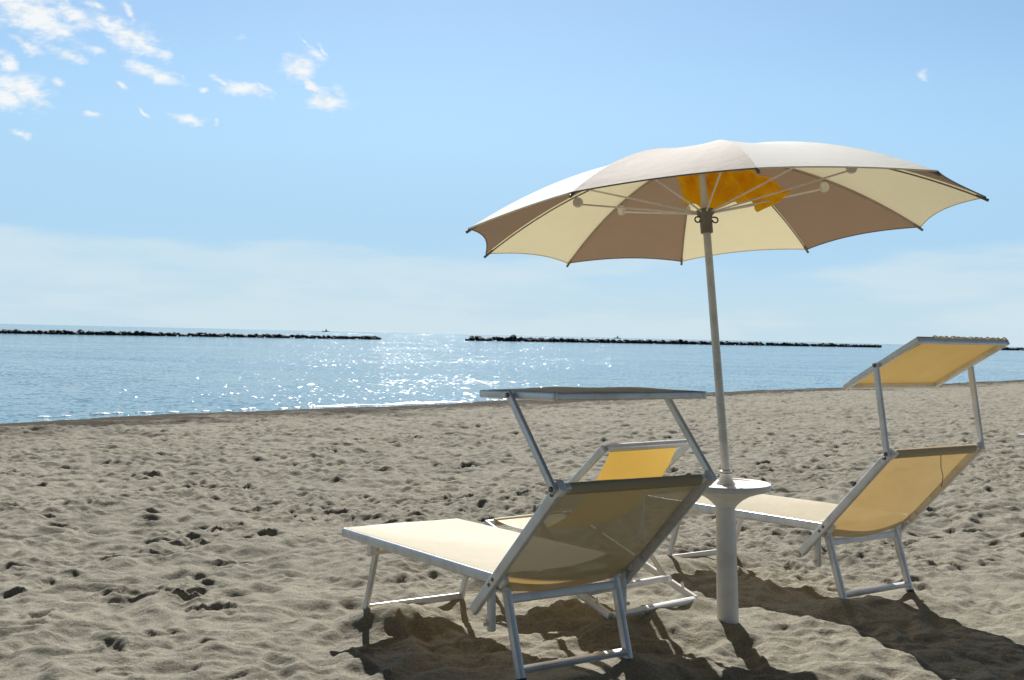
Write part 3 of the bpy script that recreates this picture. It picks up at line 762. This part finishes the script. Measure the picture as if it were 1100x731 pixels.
# ------------------------------------------------------------------ two distant boats
M['hull'] = painted('boat_hull', (.16, .20, .23), (.10, .12, .13), rough=.4, scale=.6)
M['cabin'] = painted('boat_cabin', (.34, .38, .40), (.24, .26, .26), rough=.4, scale=.6)
def boat(x, y, L, heading, label, cab):
    root = thing('fishing_boat', label, 'boat', (x, y, WATER_Z), (0, 0, heading), group='fishing boats on the horizon')
    mb = MB(); n = 18; prof = []
    rows = []
    for i in range(n + 1):
        s = i / n; xx = (s - .5) * L; w = .15 * L * (math.sin(math.pi * min(1, .12 + s * .88)) ** .55) * (1 if s < .6 else 1 - ((s - .6) / .4) ** 2.2)
        sheer = .10 * L + .07 * L * max(0, s - .45) ** 1.5 * 2 + .02 * L * max(0, .25 - s) * 2
        rows.append([(xx, -w, sheer), (xx, -w * .8, -.03 * L), (xx, 0, -.06 * L), (xx, w * .8, -.03 * L), (xx, w, sheer)])
    vs = [p_ for r_ in rows for p_ in r_]; fs = []
    for i in range(n):
        for j in range(4): a = i * 5 + j; fs.append([a, a + 1, a + 6, a + 5])
        fs.append([i * 5 + 4, i * 5, i * 5 + 5, i * 5 + 9])
    fs.append([0, 1, 2, 3, 4]); mb.add(vs, fs); mb.build('hull', M['hull'], root, sharp=.5)
    c0 = cab * L
    ca = MB(); ca.bar((c0 - .14 * L, 0, .20 * L), (c0 + .12 * L, 0, .20 * L), .17 * L, .17 * L, r=.02 * L)
    ca.build('cabin', M['cabin'], root)
    MB().bar((c0 - .08 * L, 0, .331 * L), (c0 + .08 * L, 0, .331 * L), .12 * L, .09 * L, r=.015 * L).build('wheelhouse', M['cabin'], root)
    MB().tube([(c0 - .02 * L, 0, .36 * L), (c0 - .02 * L, 0, .60 * L)], .008 * L, n=8).build('mast', M['hull'], root)
    MB().tube([(-.42 * L, 0, .1 * L), (-.44 * L, 0, .34 * L)], .010 * L, n=8).build('gantry', M['hull'], root)
boat(-413.0, 2500, 15.0, .12, 'small grey boat on the horizon above the left breakwater', .1)
boat(233.0, 2500, 14.0, math.pi - .1, 'small grey boat on the horizon above the right breakwater, left of the pole', -.02)

# ------------------------------------------------------------------ white strips along the waterline: froth plus sun glints painted in
def build_foam_glint():
    rg = random.Random(4); mb = MB()
    m, nt, no, ln = new_mat('foam_glint')
    out = N(nt, 'ShaderNodeOutputMaterial'); p = N(nt, 'ShaderNodeBsdfPrincipled'); tc = N(nt, 'ShaderNodeTexCoord')
    p.inputs['Base Color'].default_value = (.85, .87, .88, 1); p.inputs['Roughness'].default_value = .35
    n1 = N(nt, 'ShaderNodeTexNoise', inp={'Scale': 14, 'Detail': 4}); ln.new(tc.outputs['Object'], n1.inputs['Vector'])
    b = N(nt, 'ShaderNodeBump', inp={'Strength': .8, 'Distance': .03}); ln.new(n1.outputs['Fac'], b.inputs['Height']); ln.new(b.outputs[0], p.inputs['Normal'])
    ln.new(p.outputs[0], out.inputs[0])
    segs = [(-8.19, 18.15), (-7.27, 19.7), (-4.58, 22.4), (-1.05, 26.25), (6.7, 35.2)]
    pts = [Vector((*s, 0)) for s in segs]; cum = [0]
    for a, b_ in zip(pts[:-1], pts[1:]): cum.append(cum[-1] + (b_ - a).length)
    def at(s):
        for i in range(len(pts) - 1):
            if s <= cum[i + 1]: d = (pts[i + 1] - pts[i]).normalized(); return pts[i] + d * (s - cum[i]), d
        return pts[-1], d
    # (start, end, seaward offset, height)
    runs = [(6.6, 8.3, .30, .045), (8.1, 11.2, .12, .05), (9.0, 10.0, .42, .05)] + [(a_, a_ + rg.uniform(.12, .4), rg.uniform(.1, .5), rg.uniform(.010, .022)) for a_ in [.9 + .47 * k + rg.uniform(0, .3) for k in range(26)]]
    for s0, s1, of, hh in runs:
        k = max(8, int((s1 - s0) / .05)); path, sc = [], []
        for i in range(k + 1):
            q, d = at(s0 + (s1 - s0) * i / k); sv = Vector((-d.y, d.x, 0)); e = math.sin(math.pi * i / k) ** .9
            path.append(q + sv * (of + .05 * math.sin(3.1 * i * .05 * 2 + s0) + rg.uniform(-.012, .012)) + Vector((0, 0, WATER_Z + .002))); sc.append(max(.1, e * rg.uniform(.55, 1.1)))
        prof = [((.24 if s1 - s0 > 1 else .10) * math.cos(-2 * math.pi * j / 10), min(hh, .016) * math.sin(-2 * math.pi * j / 10)) for j in range(10)]
        mb.sweep(path, prof, up=(0, 0, 1), scale=sc)
    o = mb.build('foam_glint', m, sharp=None); tag(o, 'thin white froth and painted sun glints of tiny waves along the waterline', 'foam_glint', kind='stuff')
build_foam_glint()

# ------------------------------------------------------------------ light and sky
sun = bpy.data.lights.new('sun', 'SUN'); sun.energy = 5.0; sun.angle = R(.53); sun.color = (1.0, .965, .905)
so = bpy.data.objects.new('sun', sun); COL.objects.link(so)
dirv = Vector((math.sin(SUN_AZ) * math.cos(SUN_EL), math.cos(SUN_AZ) * math.cos(SUN_EL), math.sin(SUN_EL)))
so.rotation_euler = dirv.to_track_quat('Z', 'Y').to_euler()

W = bpy.data.worlds.new('World'); SC.world = W; W.use_nodes = True
nt = W.node_tree; nt.nodes.clear(); ln = nt.links
out = N(nt, 'ShaderNodeOutputWorld'); bg = N(nt, 'ShaderNodeBackground'); bg.inputs['Strength'].default_value = .091
sky = N(nt, 'ShaderNodeTexSky', sky_type='NISHITA'); sky.sun_disc = False
sky.sun_elevation = SUN_EL; sky.sun_rotation = SUN_AZ; sky.altitude = 500; sky.air_density = 1.0; sky.dust_density = .35; sky.ozone_density = 3.0
tc = N(nt, 'ShaderNodeTexCoord'); sep = N(nt, 'ShaderNodeSeparateXYZ'); ln.new(tc.outputs['Generated'], sep.inputs[0])
x, y, z = sep.outputs
front = mathn(nt, 'GREATER_THAN', y, .2)
yy = mathn(nt, 'MAXIMUM', y, .2)
u_, v_ = mathn(nt, 'DIVIDE', x, yy), mathn(nt, 'DIVIDE', z, yy)
uv = N(nt, 'ShaderNodeCombineXYZ'); ln.new(u_, uv.inputs[0]); ln.new(v_, uv.inputs[1])
# warp so that the small clouds get ragged edges
wn = N(nt, 'ShaderNodeTexNoise', inp={'Scale': 26.0, 'Detail': 4, 'Roughness': .6}); ln.new(uv.outputs[0], wn.inputs['Vector'])
wv = N(nt, 'ShaderNodeVectorMath', operation='SUBTRACT'); wv.inputs[1].default_value = (.5, .5, .5); ln.new(wn.outputs['Color'], wv.inputs[0])
ws = N(nt, 'ShaderNodeVectorMath', operation='MULTIPLY_ADD'); ws.inputs[1].default_value = (.026, .018, 0); ln.new(wv.outputs[0], ws.inputs[0]); ln.new(uv.outputs[0], ws.inputs[2])
CL = [  # centre u, v, half length, half width (all as tangents), tilt in degrees, weight: filled in from the sky's directions
]
PXC = [(30, 14, 58, 25, 24, 1), (78, 14, 34, 11, 36, 1), (8, -6, 60, 20, 10, 1), (64, 34, 20, 8, 20, .9), (112, 24, 26, 6, 42, .8), (104, 8, 17, 4, 22, .8), (140, 13, 13, 4.5, 48, .7),
       (140, 40, 40, 15, 20, 1), (163, 49, 22, 6, 30, 1), (22, 97, 33, 19, 18, 1), (10, 104, 36, 12, 8, 1), (6, 66, 16, 9, 35, 1), (26, 49, 19, 6, 32, .9), (70, 61, 21, 7, 20, 1), (166, 77, 34, 8.5, 19, 1),
       (107, 57, 15, 4, 14, .75), (62, 87, 9, 3, 4, .8), (202, 129, 18, 7, 10, .95), (99, 122, 9, 4, 8, .9), (20, 143, 11, 5, 16, .9), (128, 87, 11, 3, 28, .75), (260, 97, 25, 9, 8, .9),
       (234, 90, 17, 3.5, 40, .8), (280, 95, 16, 4, 24, .75), (158, 120, 13, 2.6, 48, .7), (219, 98, 5, 3, 0, .7), (322, 73, 17, 14, 35, 1.05), (333, 88, 15, 5, 32, 1), (350, 110, 24, 12, 12, 1.05), (361, 99, 11, 6, 45, .8),
       (330, 46, 13, 2.6, 42, .7), (348, 52, 12, 2.6, 55, .7), (340, 58, 14, 5, 30, .55), (992, 81, 7, 5, 20, .5), (232, 133, 5, 2.5, 45, .7), (197, 84, 6, 5, 40, .75), (262, 40, 7, 4, 10, .45)]
cr, sr = math.cos(ROLL), math.sin(ROLL)
for px_, py_, a_, b_, an, w_ in PXC:
    dx, dy = px_ - 550, py_ - 365.5; X_ = cr * dx + sr * dy; Y_ = -sr * dx + cr * dy
    dz = -Y_ / FPX; den = math.cos(PITCH) + math.sin(PITCH) * dz
    CL.append((X_ / FPX / den, (-math.sin(PITCH) + math.cos(PITCH) * dz) / den, a_ / FPX, b_ / FPX, an - 1.3, w_))
dens = None
for cu, cv, a_, b_, an, w_ in CL:
    mp = N(nt, 'ShaderNodeMapping', vector_type='TEXTURE'); mp.inputs['Location'].default_value = (cu, cv, 0); mp.inputs['Rotation'].default_value = (0, 0, R(-an)); mp.inputs['Scale'].default_value = (a_ * 1.25, b_ * 1.3, 1)
    ln.new(ws.outputs[0], mp.inputs['Vector'])
    le = N(nt, 'ShaderNodeVectorMath', operation='LENGTH'); ln.new(mp.outputs[0], le.inputs[0])
    d = mathn(nt, 'MULTIPLY_ADD', le.outputs['Value'], -w_, w_)
    dens = d if dens is None else mathn(nt, 'SMOOTH_MAX', dens, d, .12)
fb = N(nt, 'ShaderNodeTexNoise', inp={'Scale': 1.0, 'Detail': 6, 'Roughness': .62})
fm = N(nt, 'ShaderNodeMapping'); fm.inputs['Rotation'].default_value = (0, 0, R(26)); fm.inputs['Scale'].default_value = (44, 90, 1)
ln.new(uv.outputs[0], fm.inputs['Vector']); ln.new(fm.outputs[0], fb.inputs['Vector'])
dens = mathn(nt, 'ADD', dens, mathn(nt, 'MULTIPLY_ADD', fb.outputs['Fac'], 2.1, -1.08))
mr = N(nt, 'ShaderNodeMapRange', interpolation_type='SMOOTHSTEP', inp={'From Min': -.04, 'From Max': .95, 'To Min': 0.0, 'To Max': .97}); ln.new(dens, mr.inputs['Value'])
puffs = mathn(nt, 'MULTIPLY', mr.outputs[0], front)
# low bank of thin stratus along the horizon: depends on elevation and on soft noise, all round
bn = N(nt, 'ShaderNodeTexNoise', inp={'Scale': 1.0, 'Detail': 7, 'Roughness': .58}); bm_ = N(nt, 'ShaderNodeMapping'); bm_.inputs['Scale'].default_value = (5, 5, 26); bm_.inputs['Location'].default_value = (3.1, 1.7, .4)
ln.new(tc.outputs['Generated'], bm_.inputs['Vector']); ln.new(bm_.outputs[0], bn.inputs['Vector'])
bn2 = N(nt, 'ShaderNodeTexNoise', inp={'Scale': 1.0, 'Detail': 4, 'Roughness': .5}); bm2 = N(nt, 'ShaderNodeMapping'); bm2.inputs['Scale'].default_value = (3.2, 3.2, 3.2); bm2.inputs['Location'].default_value = (.6, 2.2, 0)
ln.new(tc.outputs['Generated'], bm2.inputs['Vector']); ln.new(bm2.outputs[0], bn2.inputs['Vector'])
edge = mathn(nt, 'ADD', mathn(nt, 'MULTIPLY_ADD', bn.outputs['Fac'], .055, .050), mathn(nt, 'MULTIPLY_ADD', bn2.outputs['Fac'], .06, -.03))
topf = N(nt, 'ShaderNodeMapRange', interpolation_type='SMOOTHSTEP', inp={'From Min': -.003, 'From Max': .016, 'To Min': 0.0, 'To Max': 1.0}); ln.new(mathn(nt, 'SUBTRACT', edge, z), topf.inputs['Value'])
body = N(nt, 'ShaderNodeMapRange', interpolation_type='SMOOTHSTEP', inp={'From Min': .34, 'From Max': .60, 'To Min': .12, 'To Max': .66}); ln.new(bn.outputs['Fac'], body.inputs['Value'])
bank = mathn(nt, 'MULTIPLY', mathn(nt, 'MULTIPLY', topf.outputs[0], body.outputs[0]), mathn(nt, 'GREATER_THAN', z, -.002))
# mixing
grade = N(nt, 'ShaderNodeHueSaturation', inp={'Hue': .5, 'Saturation': 1.0, 'Value': 1.0}); ln.new(sky.outputs[0], grade.inputs['Color'])
def mixc(fac, a, b):
    n = N(nt, 'ShaderNodeMix', data_type='RGBA'); ln.new(fac, n.inputs[0]); ln.new(a, n.inputs[6])
    if isinstance(b, tuple): n.inputs[7].default_value = b
    else: ln.new(b, n.inputs[7])
    return n.outputs[2]
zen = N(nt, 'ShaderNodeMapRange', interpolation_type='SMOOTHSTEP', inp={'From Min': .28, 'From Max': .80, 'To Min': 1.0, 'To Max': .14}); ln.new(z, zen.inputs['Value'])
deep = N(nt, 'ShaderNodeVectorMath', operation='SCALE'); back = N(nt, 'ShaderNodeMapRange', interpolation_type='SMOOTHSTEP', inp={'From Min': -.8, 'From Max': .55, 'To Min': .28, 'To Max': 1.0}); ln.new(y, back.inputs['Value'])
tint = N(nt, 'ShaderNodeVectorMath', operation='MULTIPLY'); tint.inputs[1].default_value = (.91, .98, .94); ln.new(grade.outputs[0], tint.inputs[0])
ln.new(tint.outputs[0], deep.inputs[0]); ln.new(zen.outputs[0], deep.inputs['Scale'])   # sky dimmed overhead to weaken fill and deepen ground shadows
veil = N(nt, 'ShaderNodeMapRange', interpolation_type='SMOOTHSTEP', inp={'From Min': .0, 'From Max': .075, 'To Min': .9, 'To Max': 0.0}); ln.new(mathn(nt, 'ABSOLUTE', z), veil.inputs['Value'])
veil1 = N(nt, 'ShaderNodeMapRange', interpolation_type='SMOOTHSTEP', inp={'From Min': .08, 'From Max': .26, 'To Min': .85, 'To Max': 0.0}); ln.new(mathn(nt, 'ABSOLUTE', z), veil1.inputs['Value'])
c00 = mixc(veil1.outputs[0], deep.outputs[0], (3.3, 5.25, 7.25, 1))
c0 = mixc(veil.outputs[0], c00, (4.65, 6.15, 7.0, 1))
c = mixc(bank, c0, (5.7, 6.75, 7.2, 1))
puffc = ramp(nt, fb.outputs['Fac'], [(.32, (6.3, 7.1, 7.5)), (.55, (7.8, 8.0, 8.1))])
c = mixc(puffs, c, puffc)
fin = N(nt, 'ShaderNodeVectorMath', operation='SCALE'); ln.new(c, fin.inputs[0]); ln.new(back.outputs[0], fin.inputs['Scale'])   # sky opposite the sun dimmed as well, to cut fill in shadows
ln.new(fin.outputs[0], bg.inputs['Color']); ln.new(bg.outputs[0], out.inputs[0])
W.cycles.sampling_method = 'MANUAL'; W.cycles.sample_map_resolution = 1024

# ------------------------------------------------------------------ render settings
SC.render.engine = 'CYCLES'
SC.cycles.use_denoising = True
SC.cycles.max_bounces = 8; SC.cycles.transparent_max_bounces = 12
SC.cycles.sample_clamp_indirect = 6
SC.view_settings.view_transform = 'Standard'; SC.view_settings.look = 'None'
SC.view_settings.exposure = 0.38; SC.view_settings.gamma = 1.0; SC.view_settings.use_curve_mapping = False
